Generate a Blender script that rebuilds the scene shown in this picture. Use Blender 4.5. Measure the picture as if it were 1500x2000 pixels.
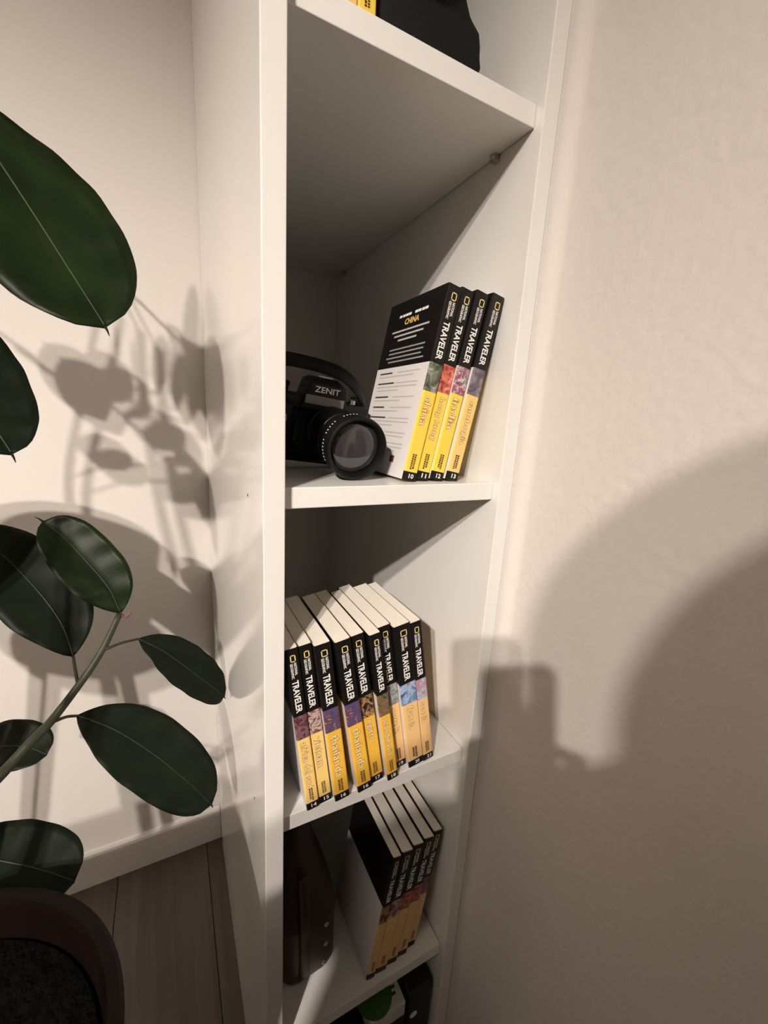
import bpy, bmesh, math, random
from mathutils import Vector, Matrix
for o in list(bpy.data.objects): bpy.data.objects.remove(o)
random.seed(7)
SC = bpy.context.scene
COL = SC.collection
V = Vector
R = math.radians

# ------------------------------------------------------------------ camera
FPX = 807.69
CAM = V((-0.07337, -0.37365, 0.02546))
YAW, PIT, ROL = 0.48587, 0.21856, 0.05803
_f = V((math.sin(YAW)*math.cos(PIT), math.cos(YAW)*math.cos(PIT), -math.sin(PIT)))
_r0 = V((math.cos(YAW), -math.sin(YAW), 0)); _u0 = _r0.cross(_f)
CR = _r0*math.cos(ROL) + _u0*math.sin(ROL)
CU = -_r0*math.sin(ROL) + _u0*math.cos(ROL)
CF = _f
cd = bpy.data.cameras.new('camera'); co = bpy.data.objects.new('camera', cd); COL.objects.link(co)
cd.sensor_fit = 'HORIZONTAL'; cd.sensor_width = 36; cd.lens = 36*FPX/1500; cd.clip_start = 0.004
co.matrix_world = Matrix(((CR.x, CU.x, -CF.x, CAM.x), (CR.y, CU.y, -CF.y, CAM.y), (CR.z, CU.z, -CF.z, CAM.z), (0, 0, 0, 1)))
SC.camera = co
SC.view_settings.view_transform = 'Standard'; SC.view_settings.look = 'None'
SC.view_settings.gamma = 1; SC.view_settings.use_curve_mapping = False
SC.view_settings.exposure = 0.04
w = bpy.data.worlds.new('night'); SC.world = w; w.use_nodes = True
w.node_tree.nodes['Background'].inputs[0].default_value = (.02, .018, .015, 1)
# the room's two ceiling spots (their fittings are built with the lamp below)
SPOTS = [(V((-1.85, -2.03, 1.60)), 1.0), (V((-1.88, -2.36, 1.60)), 1.0)]
SPOT_AIM = V((-0.20, 0.40, -0.90)); SPOT_W = 390; SPOT_ANGLE = R(53.5); SPOT_COL = (1.0, .895, .80); FILL_UPLIGHT = 240  # last value: power of the added fill lamp
def ray(px, py): return CF + CR*((px-750)/FPX) + CU*((1000-py)/FPX)
def at(px, py, d): return CAM + ray(px, py)*d
def on_wall(px, py, y): k = ray(px, py); return CAM + k*((y-CAM.y)/k.y)

# ------------------------------------------------------------------ materials
def mat(name, col, rough=.5, spec=.5, bump=0, bscale=200, var=0, vscale=8, metal=0, coat=0, trans=0, emit=None, es=0, bdist=.001):
    m = bpy.data.materials.new(name); m.use_nodes = True
    nt = m.node_tree; b = nt.nodes['Principled BSDF']
    b.inputs['Base Color'].default_value = (*col, 1); b.inputs['Roughness'].default_value = rough
    b.inputs['Specular IOR Level'].default_value = spec; b.inputs['Metallic'].default_value = metal
    b.inputs['Coat Weight'].default_value = coat
    b.inputs['Transmission Weight'].default_value = trans
    if emit: b.inputs['Emission Color'].default_value = (*emit, 1); b.inputs['Emission Strength'].default_value = es
    if var or bump:
        tc = nt.nodes.new('ShaderNodeTexCoord')
    if var:
        n = nt.nodes.new('ShaderNodeTexNoise'); n.inputs['Scale'].default_value = vscale; n.inputs['Detail'].default_value = 4
        nt.links.new(tc.outputs['Object'], n.inputs['Vector'])
        cr = nt.nodes.new('ShaderNodeValToRGB')
        cr.color_ramp.elements[0].position = .3; cr.color_ramp.elements[1].position = .7
        cr.color_ramp.elements[0].color = (*[c*(1-var) for c in col], 1); cr.color_ramp.elements[1].color = (*[min(1, c*(1+var)) for c in col], 1)
        nt.links.new(n.outputs['Fac'], cr.inputs['Fac']); nt.links.new(cr.outputs['Color'], b.inputs['Base Color'])
    if bump:
        n2 = nt.nodes.new('ShaderNodeTexNoise'); n2.inputs['Scale'].default_value = bscale; n2.inputs['Detail'].default_value = 5
        nt.links.new(tc.outputs['Object'], n2.inputs['Vector'])
        bp = nt.nodes.new('ShaderNodeBump'); bp.inputs['Strength'].default_value = bump; bp.inputs['Distance'].default_value = bdist
        nt.links.new(n2.outputs['Fac'], bp.inputs['Height']); nt.links.new(bp.outputs['Normal'], b.inputs['Normal'])
    return m
def photo_mat(name, cols, scale=110, seed=0):
    m = bpy.data.materials.new(name); m.use_nodes = True; nt = m.node_tree; b = nt.nodes['Principled BSDF']
    b.inputs['Roughness'].default_value = .35
    tc = nt.nodes.new('ShaderNodeTexCoord'); mp = nt.nodes.new('ShaderNodeMapping'); mp.inputs['Location'].default_value = (seed*1.37, seed*.71, seed*2.3)
    nt.links.new(tc.outputs['Object'], mp.inputs['Vector'])
    n = nt.nodes.new('ShaderNodeTexNoise'); n.inputs['Scale'].default_value = scale; n.inputs['Detail'].default_value = 3; n.inputs['Distortion'].default_value = 1.2
    nt.links.new(mp.outputs['Vector'], n.inputs['Vector'])
    cr = nt.nodes.new('ShaderNodeValToRGB'); e = cr.color_ramp.elements
    while len(e) < len(cols): e.new(.5)
    for i, c in enumerate(cols): e[i].position = .28 + .44*i/(len(cols)-1); e[i].color = (*c, 1)
    nt.links.new(n.outputs['Fac'], cr.inputs['Fac']); nt.links.new(cr.outputs['Color'], b.inputs['Base Color'])
    return m
def leaf_mat(name, dark, light, rough=.32):
    m = bpy.data.materials.new(name); m.use_nodes = True; nt = m.node_tree; b = nt.nodes['Principled BSDF']
    b.inputs['Roughness'].default_value = rough; b.inputs['Specular IOR Level'].default_value = .12
    uv = nt.nodes.new('ShaderNodeTexCoord')
    wv = nt.nodes.new('ShaderNodeTexWave'); wv.inputs['Scale'].default_value = 14; wv.inputs['Distortion'].default_value = 1.5; wv.inputs['Detail'].default_value = 2
    wv.bands_direction = 'X'
    nt.links.new(uv.outputs['UV'], wv.inputs['Vector'])
    nz = nt.nodes.new('ShaderNodeTexNoise'); nz.inputs['Scale'].default_value = 3
    nt.links.new(uv.outputs['UV'], nz.inputs['Vector'])
    cr = nt.nodes.new('ShaderNodeValToRGB'); cr.color_ramp.elements[0].color = (*dark, 1); cr.color_ramp.elements[1].color = (*light, 1)
    cr.color_ramp.elements[0].position = .35; cr.color_ramp.elements[1].position = .75
    nt.links.new(nz.outputs['Fac'], cr.inputs['Fac']); nt.links.new(cr.outputs['Color'], b.inputs['Base Color'])
    bp = nt.nodes.new('ShaderNodeBump'); bp.inputs['Strength'].default_value = .05; bp.inputs['Distance'].default_value = .0003
    nt.links.new(wv.outputs['Fac'], bp.inputs['Height']); nt.links.new(bp.outputs['Normal'], b.inputs['Normal'])
    return m
def wood_mat(name, c1, c2, scale=(40, 2.5, 40), rough=.45):
    m = bpy.data.materials.new(name); m.use_nodes = True; nt = m.node_tree; b = nt.nodes['Principled BSDF']
    b.inputs['Roughness'].default_value = rough
    tc = nt.nodes.new('ShaderNodeTexCoord'); mp = nt.nodes.new('ShaderNodeMapping'); mp.inputs['Scale'].default_value = scale
    oi = nt.nodes.new('ShaderNodeObjectInfo'); cv = nt.nodes.new('ShaderNodeVectorMath'); cv.operation = 'ADD'
    nt.links.new(tc.outputs['Object'], cv.inputs[0]); nt.links.new(oi.outputs['Random'], cv.inputs[1])
    nt.links.new(cv.outputs[0], mp.inputs['Vector'])
    n = nt.nodes.new('ShaderNodeTexNoise'); n.inputs['Scale'].default_value = 1; n.inputs['Detail'].default_value = 6; n.inputs['Distortion'].default_value = .6
    nt.links.new(mp.outputs['Vector'], n.inputs['Vector'])
    cr = nt.nodes.new('ShaderNodeValToRGB'); cr.color_ramp.elements[0].color = (*c1, 1); cr.color_ramp.elements[1].color = (*c2, 1)
    cr.color_ramp.elements[0].position = .3; cr.color_ramp.elements[1].position = .7
    nt.links.new(n.outputs['Fac'], cr.inputs['Fac']); nt.links.new(cr.outputs['Color'], b.inputs['Base Color'])
    return m
M = {}
M['wall'] = mat('wall_paint', (.64, .605, .57), .85, .25, bump=.6, bscale=95, bdist=.0016)
M['wallb'] = mat('wall_paint_smooth', (.64, .605, .57), .8, .25, bump=.06, bscale=60)
M['ceil'] = mat('ceiling_paint', (.70, .67, .63), .9, .2)
M['wallf'] = mat('wall_paint_far', (.52, .48, .44), .85, .2)
M['lac'] = mat('white_lacquer', (.76, .75, .72), .22, .5, bump=.015, bscale=90)
M['lacs'] = mat('white_lacquer_side', (.73, .715, .685), .10, .55, bump=.03, bscale=14, bdist=.0008)
M['lacb'] = mat('white_backboard', (.70, .68, .64), .5, .4)
M['seam'] = mat('sealant', (.55, .52, .48), .8)
M['trim'] = mat('skirting_paint', (.74, .71, .68), .35, .5)
M['floor'] = mat('subfloor', (.10, .085, .07), .8)
M['plank'] = wood_mat('floor_laminate', (.060, .046, .035), (.105, .082, .062))
M['chrome'] = mat('pin_metal', (.5, .48, .45), .35, metal=1)
M['dark'] = mat('dark_hole', (.02, .018, .015), .8)
M['bblack'] = mat('cover_black', (.0065, .0055, .0052), .38, .3)
M['bwhite'] = mat('cover_white', (.72, .69, .68), .35, .5)
M['page'] = mat('page_edges', (.74, .69, .60), .9, .1, bump=.5, bscale=400)
M['ink_white'] = mat('print_white', (.85, .83, .80), .5)
M['ink_grey'] = mat('print_grey', (.30, .29, .28), .6)
M['ink_lgrey'] = mat('print_light_grey', (.48, .46, .455), .6)
M['ink_dark'] = mat('print_dark', (.06, .035, .015), .6)
M['ink_gold'] = mat('print_gold', (.80, .52, .16), .5)
M['ink_logo'] = mat('print_logo_yellow', (.85, .66, .25), .5)
M['ink_fill'] = mat('print_title_fill', (.90, .72, .34), .5)
M['ink_line'] = mat('print_title_outline', (.42, .24, .07), .6)
M['camblack'] = mat('camera_black', (.0038, .0038, .0038), .42, .3)
M['camleather'] = mat('camera_leatherette', (.0035, .0035, .0035), .6, .25, bump=.6, bscale=900)
M['rubber'] = mat('lens_rubber', (.0038, .0038, .0040), .45, .3)
M['lensglass'] = mat('lens_glass', (.030, .030, .033), .06, .8, coat=.6)
M['camgrey'] = mat('camera_grey_plate', (.20, .19, .17), .45)
M['strap'] = mat('strap_leather', (.004, .004, .004), .6, .25)
M['leather'] = mat('brown_leather', (.030, .012, .008), .42, .5, bump=.3, bscale=120, var=.3, vscale=20)
M['stud'] = mat('stud_metal', (.6, .5, .45), .3, metal=1)
M['pot'] = mat('brown_glazed_pot', (.0055, .0028, .0021), .45, .10, var=.3, vscale=12)
M['soil'] = mat('potting_soil', (.0022, .0018, .0014), .95, .05, bump=1, bscale=160, bdist=.006, var=.5, vscale=90)  # near black: the shade inside the pot is put into the soil colour
M['leaf'] = leaf_mat('rubber_leaf', (.0045, .0095, .003), (.010, .021, .0045), .42)
M['leafd'] = leaf_mat('rubber_leaf_dark', (.0035, .0065, .003), (.0065, .0115, .0045), .5)
M['rib'] = mat('leaf_midrib', (.035, .048, .014), .5)
M['ribd'] = mat('leaf_midrib_dark', (.012, .018, .008), .5)
M['stem'] = mat('plant_stem', (.022, .026, .010), .55, var=.3, vscale=60)
M['wood'] = wood_mat('stand_wood', (.30, .18, .09), (.42, .27, .14), (8, 8, 60))
M['ceramic'] = mat('white_ceramic', (.7, .68, .65), .3)
M['green'] = mat('box_green', (.05, .14, .03), .45)
M['boxwhite'] = mat('box_white', (.62, .60, .55), .5)
M['boxblack'] = mat('box_black', (.012, .011, .011), .45)
M['lampm'] = mat('lamp_white_metal', (.8, .8, .78), .4)
M['bulb'] = mat('lamp_bulb', (1, .9, .75), .4, emit=(1, .86, .70), es=30)
M['skin'] = mat('skin', (.55, .34, .25), .5)
M['shirt'] = mat('knit_top', (.10, .10, .12), .9, bump=.3, bscale=300)
M['jeans'] = mat('denim', (.06, .08, .14), .9)
M['hair'] = mat('hair', (.03, .018, .01), .5)
M['phone'] = mat('phone_body', (.015, .015, .018), .25)

# ------------------------------------------------------------------ helpers
def link(name, me, parent=None, m=None):
    o = bpy.data.objects.new(name, me); COL.objects.link(o)
    if parent: o.parent = parent
    if m is not None and me is not None:
        for x in (m if isinstance(m, (list, tuple)) else [m]): me.materials.append(x)
    return o
def frombm(name, bm, m, parent=None, smooth=False):
    me = bpy.data.meshes.new(name); bmesh.ops.recalc_face_normals(bm, faces=bm.faces); bm.to_mesh(me); bm.free()
    if smooth:
        for p in me.polygons: p.use_smooth = True
    return link(name, me, parent, m)
def pyd(name, vs, fs, m, parent=None, smooth=False, mi=None):
    me = bpy.data.meshes.new(name); me.from_pydata([tuple(v) for v in vs], [], fs); me.update()
    o = link(name, me, parent, m)
    for i, p in enumerate(me.polygons):
        p.use_smooth = smooth
        if mi: p.material_index = mi[i]
    return o
def empty(name, loc=(0, 0, 0), rot=(0, 0, 0), label=None, cat=None, group=None):
    o = bpy.data.objects.new(name, None); COL.objects.link(o); o.location = loc; o.rotation_euler = rot
    o.empty_display_size = .02
    if label: o['label'] = label
    if cat: o['category'] = cat
    if group: o['group'] = group
    return o
def tag(o, label, cat, group=None, kind=None):
    if label: o['label'] = label
    if cat: o['category'] = cat
    if group: o['group'] = group
    if kind: o['kind'] = kind
    return o
def boxbm(x0, x1, y0, y1, z0, z1, bev=0, seg=2, bm=None):
    b = bm or bmesh.new()
    vs = [b.verts.new((x, y, z)) for x in (x0, x1) for y in (y0, y1) for z in (z0, z1)]
    fs = [b.faces.new([vs[i] for i in f]) for f in ((0, 1, 3, 2), (4, 6, 7, 5), (0, 4, 5, 1), (2, 3, 7, 6), (0, 2, 6, 4), (1, 5, 7, 3))]
    if bev:
        es = list({e for f in fs for e in f.edges})
        bmesh.ops.bevel(b, geom=es, offset=bev, segments=seg, profile=.5, affect='EDGES')
    return b
def box(name, x0, x1, y0, y1, z0, z1, m, parent=None, bev=0, seg=2, smooth=False):
    return frombm(name, boxbm(x0, x1, y0, y1, z0, z1, bev, seg), m, parent, smooth)
def lathe(name, prof, m, parent=None, n=48, axis='Z', loc=(0, 0, 0), smooth=True, mi=None, cap=True):
    """prof: list of (radius, height)"""
    vs, fs, ms = [], [], []
    for (r_, h) in prof:
        for k in range(n):
            a = 2*math.pi*k/n; x, y = r_*math.cos(a), r_*math.sin(a)
            vs.append({'Z': (x, y, h), 'Y': (x, h, y), 'X': (h, x, y)}[axis])
    for i in range(len(prof)-1):
        for k in range(n):
            fs.append((i*n+k, i*n+(k+1) % n, (i+1)*n+(k+1) % n, (i+1)*n+k)); ms.append(mi[i] if mi else 0)
    if cap:
        fs.append(tuple(range(n))[::-1]); ms.append(mi[0] if mi else 0)
        fs.append(tuple((len(prof)-1)*n+k for k in range(n))); ms.append(mi[-1] if mi else 0)
    o = pyd(name, vs, fs, m, parent, smooth, ms); o.location = loc
    bm = bmesh.new(); bm.from_mesh(o.data); bmesh.ops.recalc_face_normals(bm, faces=bm.faces); bm.to_mesh(o.data); bm.free()
    md = o.modifiers.new('es', 'EDGE_SPLIT'); md.split_angle = R(40)
    return o
def catmull(pts, n=6):
    pts = [V(p) for p in pts]; out = []
    for i in range(len(pts)-1):
        p0 = pts[i-1] if i else pts[0]*2-pts[1]; p1, p2 = pts[i], pts[i+1]
        p3 = pts[i+2] if i+2 < len(pts) else pts[-1]*2-pts[-2]
        for k in range(n):
            t = k/n
            out.append(.5*((2*p1)+(p2-p0)*t+(2*p0-5*p1+4*p2-p3)*t*t+(3*p1-p0-3*p2+p3)*t**3))
    return out+[pts[-1]]
def tubebm(path, r0, r1=None, n=10, bm=None):
    b = bm or bmesh.new(); r1 = r0 if r1 is None else r1; rings = []
    N = len(path); up = V((0, 0, 1))
    for i, p in enumerate(path):
        d = (path[min(i+1, N-1)]-path[max(i-1, 0)]).normalized()
        a = d.cross(up)
        if a.length < .01: a = d.cross(V((1, 0, 0)))
        a.normalize(); c = a.cross(d); r_ = r0+(r1-r0)*i/(N-1)
        rings.append([b.verts.new(p+a*r_*math.cos(2*math.pi*k/n)+c*r_*math.sin(2*math.pi*k/n)) for k in range(n)])
    for i in range(N-1):
        for k in range(n): b.faces.new((rings[i][k], rings[i][(k+1) % n], rings[i+1][(k+1) % n], rings[i+1][k]))
    b.faces.new(rings[0][::-1]); b.faces.new(rings[-1])
    return b
def tube(name, path, r0, m, parent=None, r1=None, n=10, cat=6):
    return frombm(name, tubebm(catmull(path, cat), r0, r1, n), m, parent, True)
def quads(name, rects, m, parent, fn):
    """flat print: rects (a0,a1,b0,b1) mapped by fn(a,b) to 3D"""
    vs, fs = [], []
    for (a0, a1, b0, b1) in rects:
        i = len(vs); vs += [fn(a0, b0), fn(a1, b0), fn(a1, b1), fn(a0, b1)]; fs.append((i, i+1, i+2, i+3))
    return pyd(name, vs, fs, m, parent)
_tc = {}
def text(name, body, m, parent, origin, ex, ey, length, height, bold=0, align='L'):
    """lettering as a flat mesh: starts at origin, runs along ex, letters stand along ey, fitted to length x height"""
    key = (body, bold)
    if key not in _tc:
        cu = bpy.data.curves.new('t', 'FONT'); cu.body = body; cu.size = 1; cu.offset = bold; cu.resolution_u = 2
        ob = bpy.data.objects.new('t', cu); COL.objects.link(ob)
        dg = bpy.context.evaluated_depsgraph_get(); me = bpy.data.meshes.new_from_object(ob.evaluated_get(dg))
        bpy.data.objects.remove(ob); vs = [v.co.copy() for v in me.vertices]; fs = [tuple(p.vertices) for p in me.polygons]
        bpy.data.meshes.remove(me); _tc[key] = (vs, fs)
    vs, fs = _tc[key]
    x0 = min(v.x for v in vs); x1 = max(v.x for v in vs); y0 = min(v.y for v in vs); y1 = max(v.y for v in vs)
    sx = length/(x1-x0); sy = height/(y1-y0); origin, ex, ey = V(origin), V(ex), V(ey)
    out = [origin+ex*((v.x-x0)*sx)+ey*((v.y-y0)*sy) for v in vs]
    return pyd(name, out, fs, m, parent)

# ------------------------------------------------------------------ the room
ZF, ZC = -1.0712, 1.75
XL, YN, YB, XW = -3.1, -3.4, .591, .318
def struct(o): o['kind'] = 'structure'; return o
# right wall: plaster runs round a small cove onto the bookcase's front edge
RC = XW-.3012-.0005
prof = [(.3012, .80), (.3012, .0005)] + [(XW-RC+RC*math.sin(a), -RC+RC*math.cos(a)) for a in [R(90)*k/30 for k in range(31)]] + [(XW, YN-.1), (XW+.12, YN-.1), (XW+.12, .80)]
n = len(prof); vs = [(x, y, z) for z in (ZF-.05, ZC+.05) for (x, y) in prof]
fs = [tuple(range(n))[::-1], tuple(range(n, 2*n))] + [(i, (i+1) % n, n+(i+1) % n, n+i) for i in range(n)]
ow = struct(pyd('wall_right', vs, fs, M['wall']))
bmx = bmesh.new(); bmx.from_mesh(ow.data); bmesh.ops.recalc_face_normals(bmx, faces=bmx.faces); bmx.to_mesh(ow.data); bmx.free()
struct(box('wall_back', XL-.1, .3012, YB, YB+.1, ZF-.05, ZC+.05, M['wallb']))
struct(box('wall_left', XL-.1, XL, YN, YB, ZF-.05, ZC+.05, M['wallf']))
struct(box('wall_front', XL-.1, XW, YN-.1, YN, ZF-.05, ZC+.05, M['wallf']))
struct(box('ceiling', XL-.1, XW+.12, YN-.1, YB+.2, ZC, ZC+.1, M['ceil']))
fl = struct(box('floor', XL-.1, XW+.12, YN-.1, YB+.2, ZF-.06, ZF-.0095, M['floor']))
PW, PL = .193, 1.285
pm = {}
def plank_mesh(w_, l_):
    k = (round(w_, 3), round(l_, 3))
    if k not in pm:
        me = bpy.data.meshes.new('plank'); b = boxbm(0, w_-.0012, 0, l_-.0012, -.009, 0, .0008, 1); bmesh.ops.recalc_face_normals(b, faces=b.faces); b.to_mesh(me); b.free(); me.materials.append(M['plank']); pm[k] = me
    return pm[k]
x = -.229+PW*3; row = 0
while x > XL:
    x0, x1 = max(XL, x-PW), min(x, XW)
    if x1-x0 > .01:
        y = YB-.002 + [0, -.45, .0, -.85][row % 4]*0 - 0
        y1 = YB-.002; first = [PL, PL*.66, PL*.33, PL*.8][row % 4]
        while y1 > YN+.01:
            l_ = min(first, y1-YN); first = PL
            o = link('plank', plank_mesh(x1-x0, l_)); o.parent = fl; o.location = (x0, y1-l_, ZF)
            y1 -= l_
    x -= PW; row += 1
# skirting board, with its rounded top ledge
pr = [(YB, ZF), (YB-.015, ZF), (YB-.015, ZF+.074), (YB-.0145, ZF+.080), (YB-.012, ZF+.085), (YB-.006, ZF+.088), (YB, ZF+.088)]
n = len(pr); vs = [(xx, y, z) for xx in (XL, -.0008) for (y, z) in pr]
bb = struct(pyd('baseboard_back', vs, [tuple(range(n)), tuple(range(n, 2*n))[::-1]] + [(i, n+i, n+(i+1) % n, (i+1) % n) for i in range(n)], M['trim']))
pr2 = [(XL, ZF), (XL+.015, ZF), (XL+.015, ZF+.085), (XL+.006, ZF+.088), (XL, ZF+.088)]
n = len(pr2); vs = [(xx, y, z) for y in (YN, YB-.016) for (xx, z) in pr2]
struct(pyd('baseboard_left', vs, [tuple(range(n)), tuple(range(n, 2*n))[::-1]] + [(i, n+i, n+(i+1) % n, (i+1) % n) for i in range(n)], M['trim']))

# ------------------------------------------------------------------ bookcase
BW, BT, BD, DL, TH = .30, .0203, .5809, .0113, .0208
XI, XR = BT, BW-BT
Z1, Z2, Z3, Z4 = .3487, -.0423, -.4256, -.7977
ZT = 1.02
bc = empty('bookcase', (0, 0, 0), label='tall narrow deep white bookcase built against the right wall', cat='bookcase')
BV = .0009
box('side_panel', 0, BT, 0, YB-.001, ZF+.001, ZT, M['lacs'], bc, BV)
box('side_panel', XR, BW, 0, YB-.001, ZF+.001, ZT, M['lac'], bc, BV)
box('back_panel', XI, XR, BD, YB-.001, ZF+.001, ZT-.002, M['lacb'], bc)
box('top_panel', XI, XR, .001, BD, ZT-.021, ZT-.001, M['lac'], bc, BV)
box('bottom_panel', XI, XR, .001, BD, ZF+.06, ZF+.08, M['lac'], bc, BV)
box('plinth', XI, XR, .03, .045, ZF+.001, ZF+.06, M['lac'], bc, BV)
for z in (Z1+.385, Z1, Z2, Z3, Z4):
    sh = box('shelf', XI+.0008, XR-.0008, DL, BD-.002, z-TH, z, M['lac'], bc, BV)
    for xx, s in ((XI, 1), (XR, -1)):
        for yy in (.066, .53):
            g = boxbm(min(xx, xx+s*.009), max(xx, xx+s*.009), yy-.004, yy+.004, z-TH-.0075, z-TH-.0002, .001, 1)
            frombm('shelf_pin', g, M['chrome'], sh)
for yy, zz in ((.080, -.0614), (.0647, -.4408)):
    lathe('screw_hole', [(.0016, 0), (.0016, -.0004)], M['dark'], bc, 12, 'X', (0, yy, zz))
box('sealant_bead', BW+.0001, .3011, .0012, .012, ZF+.002, ZT, M['seam'], bc)

# ------------------------------------------------------------------ travel guides
BH, BB = .2155, .130
ZN, ZY, ZP = .0100, .1010, .1320
def yellow(name, c): return mat(name, c, .4, .4)
Y1 = yellow('cover_yellow', (.86, .60, .075)); Y2 = yellow('cover_amber', (.78, .44, .05)); Y3 = yellow('cover_pale_yellow', (.82, .56, .18)); Y4 = yellow('cover_sand', (.80, .50, .22))
COVER_VIS = {}
def book(loc, T, lean, num, title, ymat, pmat, label, group, right=True, yaw=0, tlen=.04, H=BH, letters=True):
    """lean>0 tips the top to the right and pivots on the right bottom edge, lean<0 to the left"""
    e = empty('travel_guide', loc, (0, R(lean), R(yaw)), label, 'book', group)
    ox = -T if lean > 0 else 0.0
    c, q = .0005, .0016
    outer = [(0, BB), (0, q), (q*.3, q*.3), (q, 0), (T-q, 0), (T-q*.3, q*.3), (T, q), (T, BB)]
    inner = [(c, BB), (c, q+c), (q, c), (q+c, c), (T-q-c, c), (T-q, c), (T-c, q+c), (T-c, BB)]
    lv = [0, ZN, ZY, ZP, H]; n = 8; vs = []; fs = []; mi = []
    for z in lv:
        vs += [(x+ox, y, z) for x, y in outer] + [(x+ox, y, z) for x, y in inner]
    for k in range(len(lv)-1):
        b0, b1 = k*16, (k+1)*16
        for i in range(n-1):
            fs.append((b0+i, b0+i+1, b1+i+1, b1+i))
            if i == 0: mi.append([1, 1, 1, 0][k])
            elif i == n-2: mi.append([2, 2, 2, 0][k])
            else: mi.append([0, 2, 3, 0][k])
            fs.append((b0+8+i, b1+8+i, b1+9+i, b0+9+i)); mi.append(1)
        fs.append((b0, b1, b1+8, b0+8)); mi.append(1); fs.append((b0+7, b0+15, b1+15, b1+7)); mi.append(1)
    for (b, top) in ((0, 0), (64, 1)):
        for i in range(n-1):
            f = (b+i, b+8+i, b+9+i, b+i+1); fs.append(f if not top else f[::-1]); mi.append(0 if top else 1)
    cov = pyd('cover', vs, fs, [M['bblack'], M['bwhite'], ymat, pmat], e, False, mi)
    pg = box('pages', ox+c+.0001, ox+T-c-.0001, q+c+.0004, BB-.002, .0012, H-.0006, M['page'], e)
    eps = -.00012
    cx = ox+T/2
    wv = min(.0082, T*.46)
    # logo frame and lettering on the spine, reading downwards
    lw, lh, lt = T*.19, .0042, .0011
    fr = [(cx-lw+T*.06, cx+lw+T*.06, H-.0075-lt, H-.0075), (cx-lw+T*.06, cx+lw+T*.06, H-.0075-2*lh, H-.0075-2*lh+lt),
          (cx-lw+T*.06, cx-lw+lt+T*.06, H-.0075-2*lh, H-.0075), (cx+lw-lt+T*.06, cx+lw+T*.06, H-.0075-2*lh, H-.0075)]
    quads('logo_frame', fr, M['ink_logo'], cov, lambda a, b: (a, eps, b))
    DN, RT = (0, 0, -1), (1, 0, 0)
    if letters:
        text('series_small_lettering', 'NATIONAL', M['ink_white'], cov, (cx+T*.07, eps, H-.0172), DN, RT, .0150, wv*.42, .02)
        text('series_small_lettering', 'GEOGRAPHIC', M['ink_white'], cov, (cx-wv*.42, eps, H-.0172), DN, RT, .0185, wv*.42, .02)
    text('series_lettering', 'TRAVELER', M['ink_white'], cov, (cx-wv*.5, eps, H-.0385), DN, RT, .0405, wv, .022)
    if title:
        hh = wv*1.25
        text('title_outline', title, M['ink_line'], cov, (cx-hh*.5, eps*.8, ZY-.0045), DN, RT, tlen, hh, .055)
        text('title_lettering', title, M['ink_fill'], cov, (cx-hh*.5+hh*.06, eps*1.7, ZY-.0050), DN, RT, tlen-.001, hh*.88, .0)
    rs = random.Random(hash(label) % 1000 if False else len(label)*7+int(T*1e5))
    pb = []
    for col_ in (0, 1):
        zz = ZN+.0205
        while zz > ZN+.0045:
            hgt = rs.uniform(.0011, .0022)
            pb.append((cx-T*.16+col_*T*.17, cx-T*.16+col_*T*.17+T*.13, zz-hgt, zz)); zz -= hgt+.0006
    quads('publisher_mark', pb, M['ink_dark'], cov, lambda a, b: (a, eps, b))
    if num: text('number', num, M['ink_white'], cov, (cx-.0032+T*.08, eps, .0026), (1, 0, 0), (0, 0, 1), .0064, .0052, .02)
    return e, cov
PH = {
 'china': photo_mat('photo_stone', [(.01, .015, .012), (.05, .06, .04), (.16, .18, .13), (.40, .42, .34)], 70, 1),
 'hk': photo_mat('photo_red_lantern', [(.08, .01, .01), (.45, .06, .05), (.60, .20, .12), (.75, .35, .25)], 120, 2),
 'india': photo_mat('photo_crowd', [(.04, .05, .12), (.50, .05, .08), (.10, .14, .22), (.65, .55, .5), (.5, .06, .06)], 190, 3),
 'camb': photo_mat('photo_carving', [(.05, .04, .06), (.16, .13, .17), (.30, .26, .32)], 90, 4),
 'dusk': photo_mat('photo_dusk_temple', [(.02, .015, .05), (.09, .07, .20), (.12, .05, .05), (.45, .28, .2)], 130, 5),
 'mar': photo_mat('photo_maroon', [(.02, .012, .03), (.12, .04, .05), (.22, .12, .13), (.05, .03, .08)], 110, 6),
 'viet': photo_mat('photo_faces', [(.03, .015, .015), (.20, .07, .07), (.55, .42, .38), (.1, .04, .05)], 120, 7),
 'egy': photo_mat('photo_gold_dark', [(.012, .01, .012), (.03, .02, .02), (.45, .25, .1), (.06, .03, .02)], 100, 8),
 'green': photo_mat('photo_forest', [(.02, .03, .015), (.10, .13, .06), (.25, .08, .05), (.40, .35, .3)], 120, 9),
 'stone': photo_mat('photo_grey_stone', [(.12, .13, .12), (.28, .30, .30), (.5, .5, .5)], 150, 10),
 'sea': photo_mat('photo_blue_sea', [(.03, .05, .10), (.12, .20, .38), (.35, .5, .7), (.3, .08, .06)], 60, 11),
 'sea2': photo_mat('photo_blue_pink', [(.15, .25, .42), (.40, .5, .65), (.45, .2, .22), (.3, .4, .55)], 80, 12),
 'red': photo_mat('photo_red_dark', [(.03, .01, .01), (.25, .03, .03), (.5, .15, .1), (.05, .02, .04)], 110, 13),
}
G1 = 'travel guides leaning right beside the film camera'
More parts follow.
